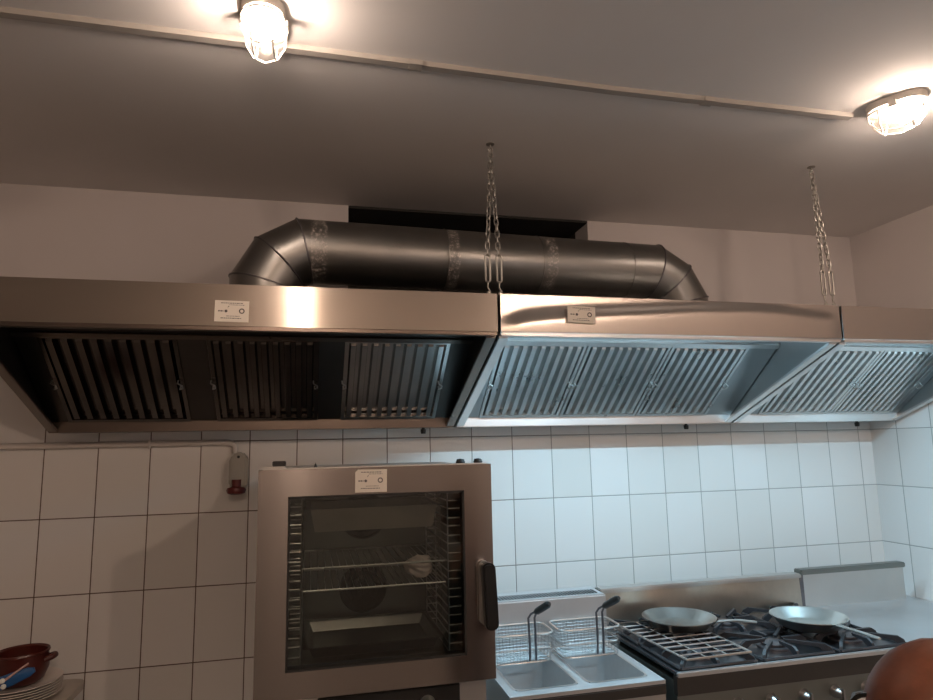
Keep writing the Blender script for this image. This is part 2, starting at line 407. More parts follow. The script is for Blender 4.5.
# ------------------------------------------------------------------ extractor hoods
def stickers(parent, x0, x1, z0, z1, y, tilt=0.0, cut=False):
    """sheet with a ring emblem, a dark blob and lines of tiny print, lying on a surface facing the room"""
    w, h = x1-x0, z1-z0; cx, cz = (x0+x1)/2, (z0+z1)/2
    def P(u, v, d): 
        uu, vv = u-.5, v-.5
        X = uu*w*math.cos(tilt)-vv*h*math.sin(tilt); Z = uu*w*math.sin(tilt)+vv*h*math.cos(tilt)
        return Vector((cx+X, y-d, cz+Z))
    b = B(); poly = [(0, 0), (1, 0), (1, 1), (.08, 1), (0, .88)] if cut else [(0, 0), (1, 0), (1, 1), (0, 1)]
    prism(b, poly, 0, .0006, P)
    s = link('sticker', b, M['sticker'], parent); s['label'] = 'pale paper sticker with a dark ring emblem and small print'
    b = B()
    def dash(u0, u1, v, th=.03):
        u = u0
        while u < u1:
            l = random.uniform(.03, .09); e = min(u+l, u1)
            prism(b, [(u, v-th/2), (e, v-th/2), (e, v+th/2), (u, v+th/2)], .0007, .0010, P); u = e+.016
    dash(.18, .82, .88, .035); dash(.42, .86, .80, .022); dash(.34, .74, .27, .024); dash(.18, .78, .17, .035)
    dash(.10, .26, .50, .06)
    n = 14; asp = h/w
    for r0, r1, u, v in ((0, .045, .33, .50), (.05, .085, .79, .52)):
        for k in range(n):
            a0, a1 = 2*PI*k/n, 2*PI*(k+1)/n
            q = [(u+r0*math.cos(a0), v+r0*math.sin(a0)/asp), (u+r1*math.cos(a0), v+r1*math.sin(a0)/asp), (u+r1*math.cos(a1), v+r1*math.sin(a1)/asp)]
            if r0: q.append((u+r0*math.cos(a1), v+r0*math.sin(a1)/asp))
            prism(b, q, .0007, .0010, P)
    prism(b, [(.37, .66), (.42, .72), (.41, .76), (.38, .70)], .0007, .0010, P)
    link('print', b, M['ink'], s)

HYF, HYR, HZT, HZF, HZR = -.92, -.17, .475, .343, .043
FR0, FR1 = (-.197, .088), (-.565, .368)                          # the filter bank: rear foot, front top (y, z)
def fpt(x, s, d):
    """point on the filter slope: s from 0 (rear foot) to 1 (front top), d out of the slope towards the room"""
    ty, tz = FR1[0]-FR0[0], FR1[1]-FR0[1]; L = math.hypot(ty, tz); ny, nz = -tz/L, ty/L   # normal pointing front / down
    if nz > 0: ny, nz = -ny, -nz
    return Vector((x, FR0[0]+ty*s+ny*d, FR0[1]+tz*s+nz*d))

def add_filter(parent, x0, x1, ribs, mat):
    prof = []                                                    # corrugated baffle section
    p = (x1-x0-.024)/ribs; x = x0+.012
    for i in range(ribs):
        prof += [(x, -.016), (x+p*.14, -.016), (x+p*.26, .014), (x+p*.70, .014), (x+p*.82, -.016)]
        x += p
    prof.append((x, -.016))
    b = B(); n = len(prof); SS = [.02, .055, .95, .985]; rows = []
    for j, s in enumerate(SS): rows.append([b.verts.new(fpt(px, s, d if j in (1, 2) else min(d, .006)-.004)) for px, d in prof])
    for r, q in zip(rows, rows[1:]):
        for i in range(n-1): b.faces.new((r[i], r[i+1], q[i+1], q[i]))
    f = link('grease_filter', b, mat, parent)
    b = B()
    for u0, u1, s0, s1 in ((x0, x0+.014, 0, 1), (x1-.014, x1, 0, 1), (x0+.014, x1-.014, 0, .03), (x0+.014, x1-.014, .97, 1)):
        prism(b, [(u0, s0), (u1, s0), (u1, s1), (u0, s1)], -.012, .010, lambda u, v, d: fpt(u, v, d))
    link('filter_frame', b, mat, f)
    for xx in (x0+.008, x1-.008):
        b = B()
        tube(b, [fpt(xx-.011, .52, .011), fpt(xx-.011, .52, .026), fpt(xx+.004, .50, .03), fpt(xx+.004, .47, .03), fpt(xx-.006, .45, .026), fpt(xx-.006, .45, .011)], .0028, 6)
        link('pull_handle', b, M['bright'], f, smooth=SM)
    return f

def ridge(u):
    K = ((0, .22), (.03, .32), (.07, .45), (.16, .55), (.32, .66), (.55, .82), (.70, .87), (.80, .84), (.88, .74), (.95, .68), (1, .62))
    for (a, p), (c, q) in zip(K, K[1:]):
        if u <= c: t = (u-a)/(c-a); return p+(q-p)*t
    return K[-1][1]

def hood(label, x0, x1, filters, ribs, fillers, plugs, mat_f, mat_filter, bulge, lamp, stick=None, closed_right=True):
    t = thing('extractor_hood', label, 'extractor hood', ((x0+x1)/2, HYF/2, HZR))
    th = .0025; old = mat_filter is M['filt_dirty']; RIM = M['rim_darkened'] if old else M['rim']; INN = M['hood_dark'] if old else M['hood_in']
    # shell: back, top and the two side sheets
    b = B()
    box(b, x0+th, x1-th, -.022, -.02, HZR, HZT-th)
    box(b, x0, x1, HYF+.003, -.02, HZT-th, HZT)
    side = [(HYF+.003, HZT-th), (HYF+.003, HZF+.004), (HYR, HZR+.004), (HYR, HZR), (-.02, HZR), (-.02, HZT-th)]
    for xa in (x0, x1-th): prism(b, side, xa, xa+th, lambda y, z, d: Vector((d, y, z)))
    box(b, x0+th, x1-th, HYR+.004, -.022, HZR, HZR+th)
    link('canopy', b, INN, t)
    # fascia
    b = B(); nx, nz = 60, 26; g = []
    for i in range(nx+1):
        row = []
        for j in range(nz+1):
            u, v = i/nx, j/nz
            d = 0.0
            if bulge:                                           # the sheet turns back along a wavy line
                e = min(1, u/.03, (1-u)/.03); e = e*e*(3-2*e); hh = ridge(u); w = .15
                q0, q1 = math.erf((v-hh)/w), math.erf((1-hh)/w)
                d = e*.24*(HZT-HZF)*w*math.sqrt(PI)/2*(q1-q0)
            row.append(b.verts.new((x0+.001+(x1-x0-.002)*u, HYF-d, HZF+(HZT-HZF)*v)))
        g.append(row)
    for i in range(nx):
        for j in range(nz): b.faces.new((g[i][j], g[i+1][j], g[i+1][j+1], g[i][j+1]))
    gb = [[b.verts.new((p[0].co.x, HYF+.002, p[0].co.z)), b.verts.new((p[-1].co.x, HYF+.002, p[-1].co.z))] for p in g]
    for i in range(nx):
        b.faces.new((g[i][0], gb[i][0], gb[i+1][0], g[i+1][0])); b.faces.new((g[i][nz], g[i+1][nz], gb[i+1][1], gb[i][1]))
        b.faces.new((gb[i][0], gb[i][1], gb[i+1][1], gb[i+1][0]))
    fa = link('fascia', b, mat_f, t, smooth=math.radians(30))
    # sloping rim: front lip, side rims, and the grease gutter at the rear
    dy, dz = HYR-HYF, HZR-HZF; L = math.hypot(dy, dz)
    def rp(x, s, d): return Vector((x, HYF+dy*s/L-dz/L*d*-1*0, HZF+dz*s/L+d))
    b = B(); box(b, x0+.002, x1-.002, HYF+.002, HYF+.036, HZF-.012, HZF+.0); link('front_lip', b, RIM, t, bevel=.003)
    for xa, xb in ((x0, x0+.036), (x1-.036, x1)):
        b = B(); prism(b, [(.03, 0), (L-.01, 0), (L-.01, .012), (.03, .012)], xa+.001, xb-.001, lambda u, v, d: rp(d, u, v-.006))
        link('side_rim', b, RIM, t, bevel=.002)
    b = B(); box(b, x0+.001, x1-.001, HYR-.02, HYR+.004, HZR-.002, HZR+.062)
    link('grease_gutter', b, RIM, t, bevel=.003)
    # filter bank
    b = B()                                                     # sheet behind and above the filters
    prism(b, [(0, 0), (1, 0)] + [(1, .001), (0, .001)], x0+.004, x1-.004, lambda s, dd, d: fpt(d, s, -.02-dd*2))
    prism(b, [(FR1[0]-.004, FR1[1]), (FR1[0], FR1[1]-.004), (-.70, HZT-.006), (-.704, HZT-.006)], x0+.004, x1-.004, lambda y, z, d: Vector((d, y, z)))
    link('filter_housing', b, INN, t)
    b = B()
    prism(b, [(.985, -.012), (1.03, -.012), (1.03, .012), (.985, .012)], x0+.004, x1-.004, lambda s, dd, d: fpt(d, s, dd))
    link('filter_rail', b, RIM, t)
    for a, c in fillers:
        b = B(); prism(b, [(.0, -.004), (.985, -.004), (.985, .006), (.0, .006)], a, c, lambda s, dd, d: fpt(d, s, dd))
        link('blank_panel', b, INN, t)
    for fi, (a, c) in enumerate(filters): add_filter(t, a, c, ribs, M['filt_mid'] if old and fi == 2 else mat_filter)
    for px in plugs:
        b = B(); lathe(b, [(0, -.028), (.010, -.028), (.012, -.02), (.012, -.008), (.007, -.006), (.007, .0), (0, 0)], 14, Matrix.Translation((px, HYR+.03, HZR)))
        link('drain_plug', b, M['black'], t, smooth=SM)
    if lamp:
        b = B(); box(b, x0+.10, x1-.16, -.87, -.80, HZT-.03, HZT-.004); box(b, x0+.10, x1-.16, -.803, -.80, HZT-.063, HZT-.03); link('lamp_housing', b, M['white_pl'], t)  # thin rear skirt added to keep lamp light off the strip above the filters
        b = B(); tube(b, [(x0+.12, -.835, HZT-.042), (x1-.18, -.835, HZT-.042)], .013, 12); link('lamp_tube', b, M['tube'], t, smooth=SM)
    if stick: stickers(fa, *stick)
    return t

hood('wide left-hand extractor hood with greasy dark filters and plain fascia', .072, 1.675,
     [(.150, .590), (.690, 1.085), (1.180, 1.585)], 9, [(.08, .148), (.592, .688), (1.087, 1.178), (1.587, 1.668)], [1.545],
     M['fascia'], M['filt_dirty'], False, False, (.765, .866, .356, .423, HYF-.0005, -.012))
hood('middle extractor hood with bulging shiny fascia and three ribbed filters', 1.685, 3.072,
     [(1.785, 2.160), (2.165, 2.545), (2.550, 2.925)], 9, [(1.692, 1.783), (2.928, 3.065)], [2.853],
     M['fascia_bulged'], M['filt'], True, True, (1.923, 2.027, .376, .436, HYF-.0165, -.03))
hood('right-hand extractor hood with two ribbed filters, against the side wall', 3.082, 4.075,
     [(3.215, 3.645), (3.650, 4.030)], 10, [(3.09, 3.213), (4.032, 4.068)], [3.862],
     M['fascia_bulged'], M['filt'], False, True)

# ------------------------------------------------------------------ exhaust duct
def duct():
    r = .124; P0, P1 = Vector((.878, -.50, 0)), Vector((2.690, -.415, 0))
    ax = (P1-P0).normalized(); Ld = (P1-P0).length
    ny = Vector((0, 0, 1)).cross(ax).normalized()
    def Q(s, z, off=0): return P0+ax*s+Vector((0, 0, z))+ny*off
    t = thing('exhaust_duct', 'dark galvanised round exhaust duct linking two hoods under the ceiling', 'duct', (1.8, -.46, HZT))
    zc, Rb = .521, .199; zA = zc+Rb
    tl = math.tan(math.radians(15))*Rb
    # centreline corner points of the gored elbow: 3 mitres of 30 degrees
    def corner(th): # th angle from the horizontal run
        rr = Rb/math.cos(math.radians(15)); return rr*math.cos(th), rr*math.sin(th)
    sLc = Rb; sRc = Ld-Rb
    left = [(0.0, HZT+.002)]+[(sLc-corner(a)[0], zc+corner(a)[1]) for a in (math.radians(15), math.radians(45), math.radians(75))]
    right = [(sRc+corner(a)[0], zc+corner(a)[1]) for a in (math.radians(75), math.radians(45), math.radians(15))]+[(Ld, HZT+.002)]
    path = left+right
    pts = [Vector(p) for p in path]
    # ring planes at each point: mitre planes
    rings = []; seg = 40
    for i, p in enumerate(pts):
        d0 = (p-pts[i-1]).normalized() if i else None; d1 = (pts[i+1]-p).normalized() if i < len(pts)-1 else None
        a = d0 or d1; c = d1 or d0; tt = (a+c).normalized(); nn = Vector((-tt.y, tt.x)); k = 1/max(.2, tt.dot(c))
        rings.append((p, nn, k))
    def ringverts(b, i, rad=r, shift=0.0):
        p, nn, k = rings[i]; out = []
        for j in range(seg):
            a = 2*PI*j/seg; u = math.cos(a)*rad*k; v = math.sin(a)*rad
            out.append(b.verts.new(Q(p.x+nn.x*u, p.y+nn.y*u, v)))
        return out
    names = ['collar', 'elbow_segment', 'elbow_segment', 'straight_pipe', 'elbow_segment', 'elbow_segment', 'collar']
    mid = len(pts)//2
    plainm = duct_mat('galvanised_sheet', [], (1, 0, 0))
    off = Vector((1.8, -.46, HZT))
    def along(x): return ax.dot(Vector((x, -.5+(x-.878)*.046, 0))-Vector((off.x, off.y, 0)))
    pipem = duct_mat('galvanised_pipe', [(along(1.075), .030), (along(1.60), .022), (along(2.02), .024)], tuple(ax))
    for i in range(len(pts)-1):
        b = B(); A = ringverts(b, i); D = ringverts(b, i+1)
        for j in range(seg): b.faces.new((A[j], A[(j+1) % seg], D[(j+1) % seg], D[j]))
        link(names[i], b, pipem if names[i] == 'straight_pipe' else plainm, t, smooth=PI)
    # raised mitre seams
    for i in range(1, len(pts)-1):
        b = B(); p, nn, k = rings[i]; loop = []
        for j in range(seg):
            a = 2*PI*j/seg; loop.append(Q(p.x+nn.x*math.cos(a)*(r+.001)*k, p.y+nn.y*math.cos(a)*(r+.001)*k, math.sin(a)*(r+.001)))
        tube(b, loop, .0035, 5, closed=True)
        link('mitre_seam', b, M['burner'], t, smooth=SM)
    for s in (along(1.575), along(1.98), along(2.40)):
        loop = []; c = s+ax.dot(Vector((off.x, off.y, 0))-P0)
        b = B(); tube(b, [Q(c, zA+math.cos(2*PI*j/seg)*r, math.sin(2*PI*j/seg)*r) for j in range(seg)], .0025, 5, closed=True)
        link('pipe_bead', b, plainm, t, smooth=SM)
duct()

# ------------------------------------------------------------------ chains
def chain(label, top, bots):
    t = thing('hanging_chain', label, 'chain', top)
    top = Vector(top)
    b = B(); lathe(b, [(0, 0), (.016, 0), (.016, -.003), (.006, -.005), (0, -.005)], 16, Matrix.Translation(top))
    tube(b, [top+Vector((0, 0, -.003)), top+Vector((0, 0, -.018))], .003, 8)
    tube(b, [top+Vector((.009*math.sin(2*PI*k/14), 0, -.026+.009*math.cos(2*PI*k/14))) for k in range(14)], .0028, 6, closed=True)
    link('ceiling_hook', b, M['chain'], t, smooth=SM)
    for si, bt in enumerate(bots):
        bt = Vector(bt); a = top+Vector((0, 0, -.032)); d = (bt+Vector((0, 0, .155))-a); n = max(4, round(d.length/.0255)); dn = d.normalized()
        s0 = dn.cross(Vector((0, 1, 0))).normalized(); s1 = dn.cross(s0).normalized()
        b = B()
        for i in range(n):
            c = a+d*((i+.5)/n); tw = .5*math.sin(i*.4+si)+(PI/2 if i % 2 else 0)
            s = s0*math.cos(tw)+s1*math.sin(tw); hl = d.length/n*.5+.0005; w = .0075
            lp = []
            for k in range(12):
                q = 2*PI*k/12; lp.append(c+s*w*math.cos(q)+dn*((hl-.004)*(1 if math.sin(q) > 0 else -1)*(abs(math.sin(q)) > .01)+w*math.sin(q)*1.0))
            tube(b, lp, .0024, 5, closed=True)
        link('chain_links', b, M['chain'], t, smooth=SM)
        b = B(); z0, z1 = bt.z+.055, bt.z+.155
        w = .009
        tube(b, [(bt.x+w*math.cos(q), bt.y, (z1-w if math.sin(q) >= 0 else z0+w)+w*math.sin(q)) for q in [2*PI*k/16 for k in range(16)]], .0038, 6, closed=True)
        link('turnbuckle', b, M['chain'], t, smooth=SM)
        b = B(); tube(b, [(bt.x, bt.y, z0), (bt.x-.002, bt.y, z0-.02), (bt.x+.006, bt.y, bt.z+.022), (bt.x+.008, bt.y, bt.z+.012), (bt.x, bt.y, bt.z+.004), (bt.x-.008, bt.y, bt.z+.012)], .003, 6)
        lathe(b, [(0, 0), (.011, 0), (.011, .006), (.006, .008), (.006, .02), (0, .02)], 12, Matrix.Translation(bt))
        link('hook_bolt', b, M['chain'], t, smooth=SM)
    return t
chain('left zinc chain pair hanging from ceiling to joint of left and middle hoods', (1.714, -.748, ZC), [(1.660, -.862, HZT), (1.702, -.862, HZT)])
chain('right zinc chain pair hanging from ceiling above end of the middle hood', (3.119, -.802, ZC), [(3.066, -.862, HZT), (3.104, -.862, HZT)])

# ------------------------------------------------------------------ conduit and socket on the wall
t = thing('wall_conduit', 'painted horizontal pipe on the tiles under the left hood', 'pipe', (0, -.012, -.012))
b = B(); tube(b, [(XL, -.014, -.008), (.70, -.014, -.006), (.722, -.014, -.009), (.735, -.014, -.018), (.74, -.014, -.03), (.74, -.014, -.052)], .0135, 12)
link('pipe', b, M['pipe'], t, smooth=SM)
for x in (-.9, -.25, .40):
    b = B(); box(b, x-.006, x+.006, -.03, 0, -.026, .011); link('saddle_clip', b, M['pipe'], t, bevel=.002)
t = thing('wall_socket', 'grey power socket with a dark red plug, hanging at the end of the wall pipe', 'socket', (.762, -.03, -.19))
def sock_prof(): return [(.724, -.185), (.724, -.085), (.735, -.060), (.752, -.048), (.772, -.048), (.789, -.060), (.800, -.085), (.800, -.185), (.790, -.200), (.734, -.200)]
b = B(); prism(b, sock_prof(), 0, -.075, lambda u, v, d: Vector((u, d, v))); link('housing', b, M['grey_pl'], t, bevel=.008, smooth=SM)
b = B(); cyl(b, (.762, -.072, -.068), (.762, -.079, -.068), .006, 12); link('screw', b, M['black'], t)
b = B()
for z in (-.135, -.150): box(b, .750, .776, -.077, -.072, z-.003, z+.003)
link('lettering_ridge', b, M['grey_pl'], t)
pl = B(); lathe(pl, [(0, .03), (.019, .03), (.019, .0), (.036, -.004), (.040, -.014), (.036, -.026), (.020, -.032), (0, -.032)], 24, Matrix.Translation((.757, -.079, -.192)))
p = link('plug', pl, M['red_pl'], t, smooth=SM); p['label'] = 'dark red plug'

# ------------------------------------------------------------------ combi oven
OX, OXR = .905, 1.642; OZT, OZB = -.100, -.772; OY = -.90
t = thing('combi_oven', 'stainless steel convection oven with a big glass door, under the left hood', 'oven', (1.27, -.5, ZFL+.62))
ox0, ox1 = .925, 1.622
b = B(); w = .03; yb, yf = -.12, -.845
for a in ((ox0, ox1, yb-w, yb, -.98, OZT-.01), (ox0, ox0+w, yf, yb-w, -.98, OZT-.01), (ox1-w, ox1, yf, yb-w, -.98, OZT-.01),
          (ox0+w, ox1-w, yf, yb-w, OZT-.06, OZT-.01), (ox0+w, ox1-w, yf, yb-w, -.80, -.74), (ox0+w, ox1-w, yf+.02, yb-w, -1.16+.18, -.96)): box(b, *a)
box(b, 1.53, ox1-w, OY+.045, yf+.04, -.98, -.785); box(b, ox0+w, 1.09, OY+.045, yf+.04, -.98, -.785)
link('cabinet', b, M['steel'], t)
# cavity
cx0, cx1, cyb, cz0, cz1 = .965, 1.582, -.33, -.738, -.165
b = B()
for a in ((cx0, cx1, cyb, cyb+.004, cz0, cz1), (cx0-.004, cx0, -.84, cyb, cz0, cz1), (cx1, cx1+.004, -.84, cyb, cz0, cz1), (cx0, cx1, -.84, cyb, cz1, cz1+.004), (cx0, cx1, -.84, cyb, cz0-.004, cz0)): box(b, *a)
link('oven_cavity', b, M['oven_in'], t)
b = B(); box(b, cx0+.05, cx1-.10, cyb-.06, cyb-.055, cz0+.02, cz1-.02); link('fan_baffle', b, M['oven_in'], t)
for fz in (-.30, -.572):
    b = B(); c = Vector((1.262, cyb-.066, fz))
    for rr in (.025, .045, .065, .085): tube(b, [c+Vector((rr*math.cos(2*PI*k/24), 0, rr*math.sin(2*PI*k/24))) for k in range(24)], .003, 5, closed=True)
    for k in range(8): tube(b, [c, c+Vector((.088*math.cos(PI*k/4), 0, .088*math.sin(PI*k/4)))], .0025, 5)
    lathe(b, [(0, .0), (.09, .0), (.09, .004), (0, .004)], 28, Matrix.Translation((1.262, cyb-.061, fz)) @ Matrix.Rotation(PI/2, 4, 'X'))
    link('fan_guard', b, M['rubber'], t)
for rx, s in ((1.036, -1), (1.508, 1)):
    b = B()
    for y in (-.82, -.60, -.40): tube(b, [(rx, y, cz0+.02), (rx, y, cz1-.03)], .0026, 6)
    for k in range(9):
        for dz_ in (0, .026):
            z = cz0+.035+k*.057+dz_
            tube(b, [(rx+s*.045, -.82, z), (rx, -.82, z), (rx, -.40, z), (rx+s*.045, -.40, z)], .0024, 6)
    link('rack_guide', b, M['bright'], t, smooth=SM)
# door
b = B(); gx0, gx1, gz0, gz1 = .994, 1.549, -.694, -.183
for a in ((OX, OXR, OZB, gz0), (OX, OXR, gz1, OZT), (OX, gx0, gz0, gz1), (gx1, OXR, gz0, gz1)):
    box(b, a[0], a[1], OY, OY+.045, a[2], a[3])
bmesh.ops.remove_doubles(b, verts=b.verts, dist=1e-5)
d = link('door', b, M['oven'], t)
d['label'] = 'oven door with brushed steel frame'
link('glass_pane', box(B(), gx0, gx1, OY+.004, OY+.008, gz0, gz1), M['ovenglass'], d)
b = B()
for a in ((gx0, gx1, gz0, gz0+.006), (gx0, gx1, gz1-.006, gz1), (gx0, gx0+.006, gz0, gz1), (gx1-.006, gx1, gz0, gz1)): box(b, a[0], a[1], OY+.001, OY+.04, a[2], a[3])
link('gasket', b, M['rubber'], d)
b = B(); hx, hz = 1.614, -.510
prism(b, rrect(.044, .205, .020, 6), OY-.058, OY-.026, lambda u, v, q: Vector((hx+.002+u-.004*v/.1, q, hz+v)))
h = link('handle', b, M['black'], d, bevel=.006, smooth=SM); h['label'] = 'black door handle'
b = B(); prism(b, rrect(.034, .195, .016, 6), OY-.026, OY, lambda u, v, q: Vector((hx-.007+u, q, hz+.005+v)))
link('handle_mount', b, M['bright'], d, bevel=.004, smooth=SM)
stickers(d, 1.197, 1.297, -.178, -.107, OY-.0005, -.01, True)
b = B(); box(b, .915, .985, OY+.005, OY+.04, OZT, OZT+.010); link('door_hinge', b, M['bright'], t, bevel=.002)
b = B(); box(b, .945, .985, OY+.002, OY+.03, OZT+.010, OZT+.026); link('hinge_cap', b, M['black'], t, bevel=.002)
b = B(); box(b, .915, 1.63, OY+.012, OY+.04, OZT, OZT+.004); link('top_strip', b, M['bright'], t)
for x in (1.545, 1.605):
    b = B(); lathe(b, [(0, 0), (.014, 0), (.016, .004), (.012, .014), (0, .016)], 16, Matrix.Translation((x, OY+.028, OZT+.003))); link('top_bolt', b, M['rubber'], t, smooth=SM)
b = B(); lathe(b, [(0, 0), (.006, 0), (0, .016)], 8, Matrix.Translation((1.075, OY+.028, OZT+.003))); link('top_pin', b, M['rubber'], t)
b = B(); box(b, 1.09, 1.53, OY+.03, OY+.055, -.98, -.785); cp = link('control_panel', b, M['black'], t, bevel=.003)
b = B(); lathe(b, [(0, .03), (.020, .03), (.026, .0), (0, .0)], 20, Matrix.Translation((1.425, OY+.03, -.835)) @ Matrix.Rotation(PI/2, 4, 'X')); link('knob', b, M['bright'], cp, smooth=SM)
b = B(); lathe(b, [(0, .03), (.020, .03), (.026, .0), (0, .0)], 20, Matrix.Translation((1.225, OY+.03, -.885)) @ Matrix.Rotation(PI/2, 4, 'X')); link('knob', b, M['bright'], cp, smooth=SM)
t = thing('oven_stand', 'steel stand carrying the oven, below the door', 'stand', (1.27, -.5, ZFL))
for x in (ox0+.02, ox1-.02):
    for y in (-.80, -.16): link('leg', box(B(), x-.02, x+.02, y-.02, y+.02, ZFL, -1.02), M['steel'], t)
link('top_frame', box(B(), ox0, ox1, yf, yb, -1.02, -.98), M['steel'], t)
link('shelf', box(B(), ox0+.002, ox1-.002, yf+.002, yb-.002, ZFL+.3, ZFL+.32), M['steel'], t)

# things inside the oven
def gn_pan(name, label, z, dep, cat, mat):
    x0, x1, y0, y1 = 1.044, 1.500, -.79, -.43; o = .02
    b = B(); rings = [[(x0, y0, z), (x1, y0, z), (x1, y1, z), (x0, y1, z)], [(x0+.018, y0+.018, z-.002), (x1-.018, y0+.018, z-.002), (x1-.018, y1-.018, z-.002), (x0+.018, y1-.018, z-.002)],
         [(x0+o+.012, y0+o+.012, z-dep), (x1-o-.012, y0+o+.012, z-dep), (x1-o-.012, y1-o-.012, z-dep), (x0+o+.012, y1-o-.012, z-dep)]]
    V = [[b.verts.new(p) for p in r] for r in rings]
    for r, q in zip(V, V[1:]):
        for i in range(4): b.faces.new((r[i], r[(i+1) % 4], q[(i+1) % 4], q[i]))
    b.faces.new(V[2])
    o_ = link(name, b, mat, smooth=math.radians(20)); tag(o_, label, cat)
    mo = o_.modifiers.new('thick', 'SOLIDIFY'); mo.thickness = .0015
    return o_
gn_pan('gastronorm_pan', 'deep steel pan on the top rails inside the oven', -.235, .075, 'pan', M['pan'])
gn_pan('baking_tray', 'shallow steel tray near the bottom inside the oven', -.665, .035, 'tray', M['tray'])
def oven_rack(label, z):
    t = thing('oven_rack', label, 'rack', (1.27, -.6, z)); x0, x1, y0, y1 = 1.042, 1.502, -.80, -.43
    b = B(); tube(b, [(x0, y0, z), (x1, y0, z), (x1, y1, z), (x0, y1, z)], .0038, 6, closed=True); link('rim', b, M['bright'], t, smooth=SM)
    b = B()
    for k in range(1, 20): x = x0+(x1-x0)*k/20; tube(b, [(x, y0, z+.001), (x, y1, z+.001)], .0012, 5)
    link('rods', b, M['bright'], t, smooth=SM)
oven_rack('bright wire rack inside the oven, upper of the two', -.418)
oven_rack('bright wire rack inside the oven, lower of the two', -.487)
b = B(); bmesh.ops.create_icosphere(b, subdivisions=4, radius=1)  # pale lump added in place of a bright reflection in the door glass
rn = random.Random(3)
from mathutils import noise
for v in b.verts:
    k = .85+.3*noise.noise(v.co*1.6)+.05*noise.noise(v.co*5)
    v.co = Vector((1.432+v.co.x*.058*k, -.71+v.co.y*.05*k, -.450+max(-.9, v.co.z)*.040*k))
mn = min(v.co.z for v in b.verts)
for v in b.verts: v.co.z += -.482-mn
tag(link('reflection_lump', b, M['pale_reflection']), 'small pale lump on the lower oven rack, standing in for a reflection', 'reflection stand-in')

# ------------------------------------------------------------------ deep fryer
fx0, fx1, fyf, fyb, fz = 1.690, 2.242, -.885, -.20, -.840
t = thing('deep_fryer', 'twin-basin steel deep fryer between the oven and the gas range', 'fryer', (1.966, -.55, ZFL))
WY0, WY1 = -.835, -.470
wells = ((1.725, 1.945), (1.985, 2.202))
b = B()                                                         # deck with two openings
xs = [fx0, wells[0][0], wells[0][1], wells[1][0], wells[1][1], fx1]
for i in range(5):
    if i in (1, 3):
        box(b, xs[i], xs[i+1], fyf, WY0, fz-.012, fz); box(b, xs[i], xs[i+1], WY1, -.45, fz-.012, fz)
    else: box(b, xs[i], xs[i+1], fyf, -.45, fz-.012, fz)
bmesh.ops.remove_doubles(b, verts=b.verts, dist=1e-5)
link('deck', b, M['deck'], t)
b = B()
box(b, fx0, fx1, fyf+.004, fyf+.02, -1.62, fz-.045); box(b, fx0, fx0+.015, fyf+.02, fyb, -1.62, fz-.012); box(b, fx1-.015, fx1, fyf+.02, fyb, -1.62, fz-.012)
box(b, fx0+.015, fx1-.015, fyb-.015, fyb, -1.62, fz-.012); box(b, fx0+.015, fx1-.015, fyf+.02, fyb-.015, -1.62, -1.60)
link('cabinet', b, M['steel'], t)
link('front_edge', box(B(), fx0, fx1, fyf-.004, fyf+.02, fz-.045, fz-.012), M['shaded_front'], t, bevel=.003)
for x in (1.80, 2.13):
    b = B(); lathe(b, [(0, .032), (.018, .032), (.024, 0), (0, 0)], 20, Matrix.Translation((x, fyf+.004, -.98)) @ Matrix.Rotation(PI/2, 4, 'X')); link('knob', b, M['black'], t, smooth=SM)
for x in (fx0+.05, fx1-.05):
    for y in (fyf+.06, fyb-.06): link('leg', cyl(B(), (x, y, ZFL), (x, y, -1.62), .022, 14), M['steel'], t, smooth=SM)
for a, c in wells:
    b = B(); n = 5; rings = []
    for zz, ins in ((fz+.001, 0), (fz-.03, .002), (fz-.15, .006)):
        rings.append([b.verts.new(((a+c)/2+u, (WY0+WY1)/2+v, zz)) for u, v in rrect(c-a-2*ins, WY1-WY0-2*ins, .028, n)])
    for r, q in zip(rings, rings[1:]):
        m_ = len(r)
        for i in range(m_): b.faces.new((r[i], r[(i+1) % m_], q[(i+1) % m_], q[i]))
    b.faces.new(rings[-1])
    wl = link('basin', b, M['oil'], t, smooth=SM)
    # rim strip covering the corners
    b = B(); o_ = rrect(c-a+.014, WY1-WY0+.014, .03, n); i_ = rrect(c-a, WY1-WY0, .028, n)
    for i in range(len(o_)):
        j = (i+1) % len(o_); q = [o_[i], o_[j], i_[j], i_[i]]
        b.faces.new([b.verts.new(((a+c)/2+u, (WY0+WY1)/2+v, fz+.0012)) for u, v in q])
    bmesh.ops.remove_doubles(b, verts=b.verts, dist=1e-6)
    link('basin_rim', b, M['bright'], t)
    b = B()
    for k in range(4):
        y = WY0+.10+k*.06; tube(b, [(a+.03, y, fz-.115), (c-.03, y, fz-.115)], .006, 8)
    link('heating_element', b, M['burner'], t, smooth=SM)
# riser with slotted vent
ry0, ry1, rzt = -.448, -.300, -.652
b = B(); prism(b, [(ry0, rzt), (ry0, fz-.012), (ry1, fz-.012), (ry1, rzt+.002)], fx0, fx1, lambda y, z, d: Vector((d, y, z)))
link('back_riser', b, M['deck'], t, bevel=.006)
b = B()
for k in range(38):
    x = fx0+.03+k*(fx1-fx0-.06)/37
    prism(b, [(x-.0024, -.422), (x+.0024, -.422), (x+.0024, -.362), (x-.0024, -.362)], rzt+.0005, rzt+.0035, lambda u, v, d: Vector((u, v, d)))
link('vent_slots', b, M['slot_dark'], t)

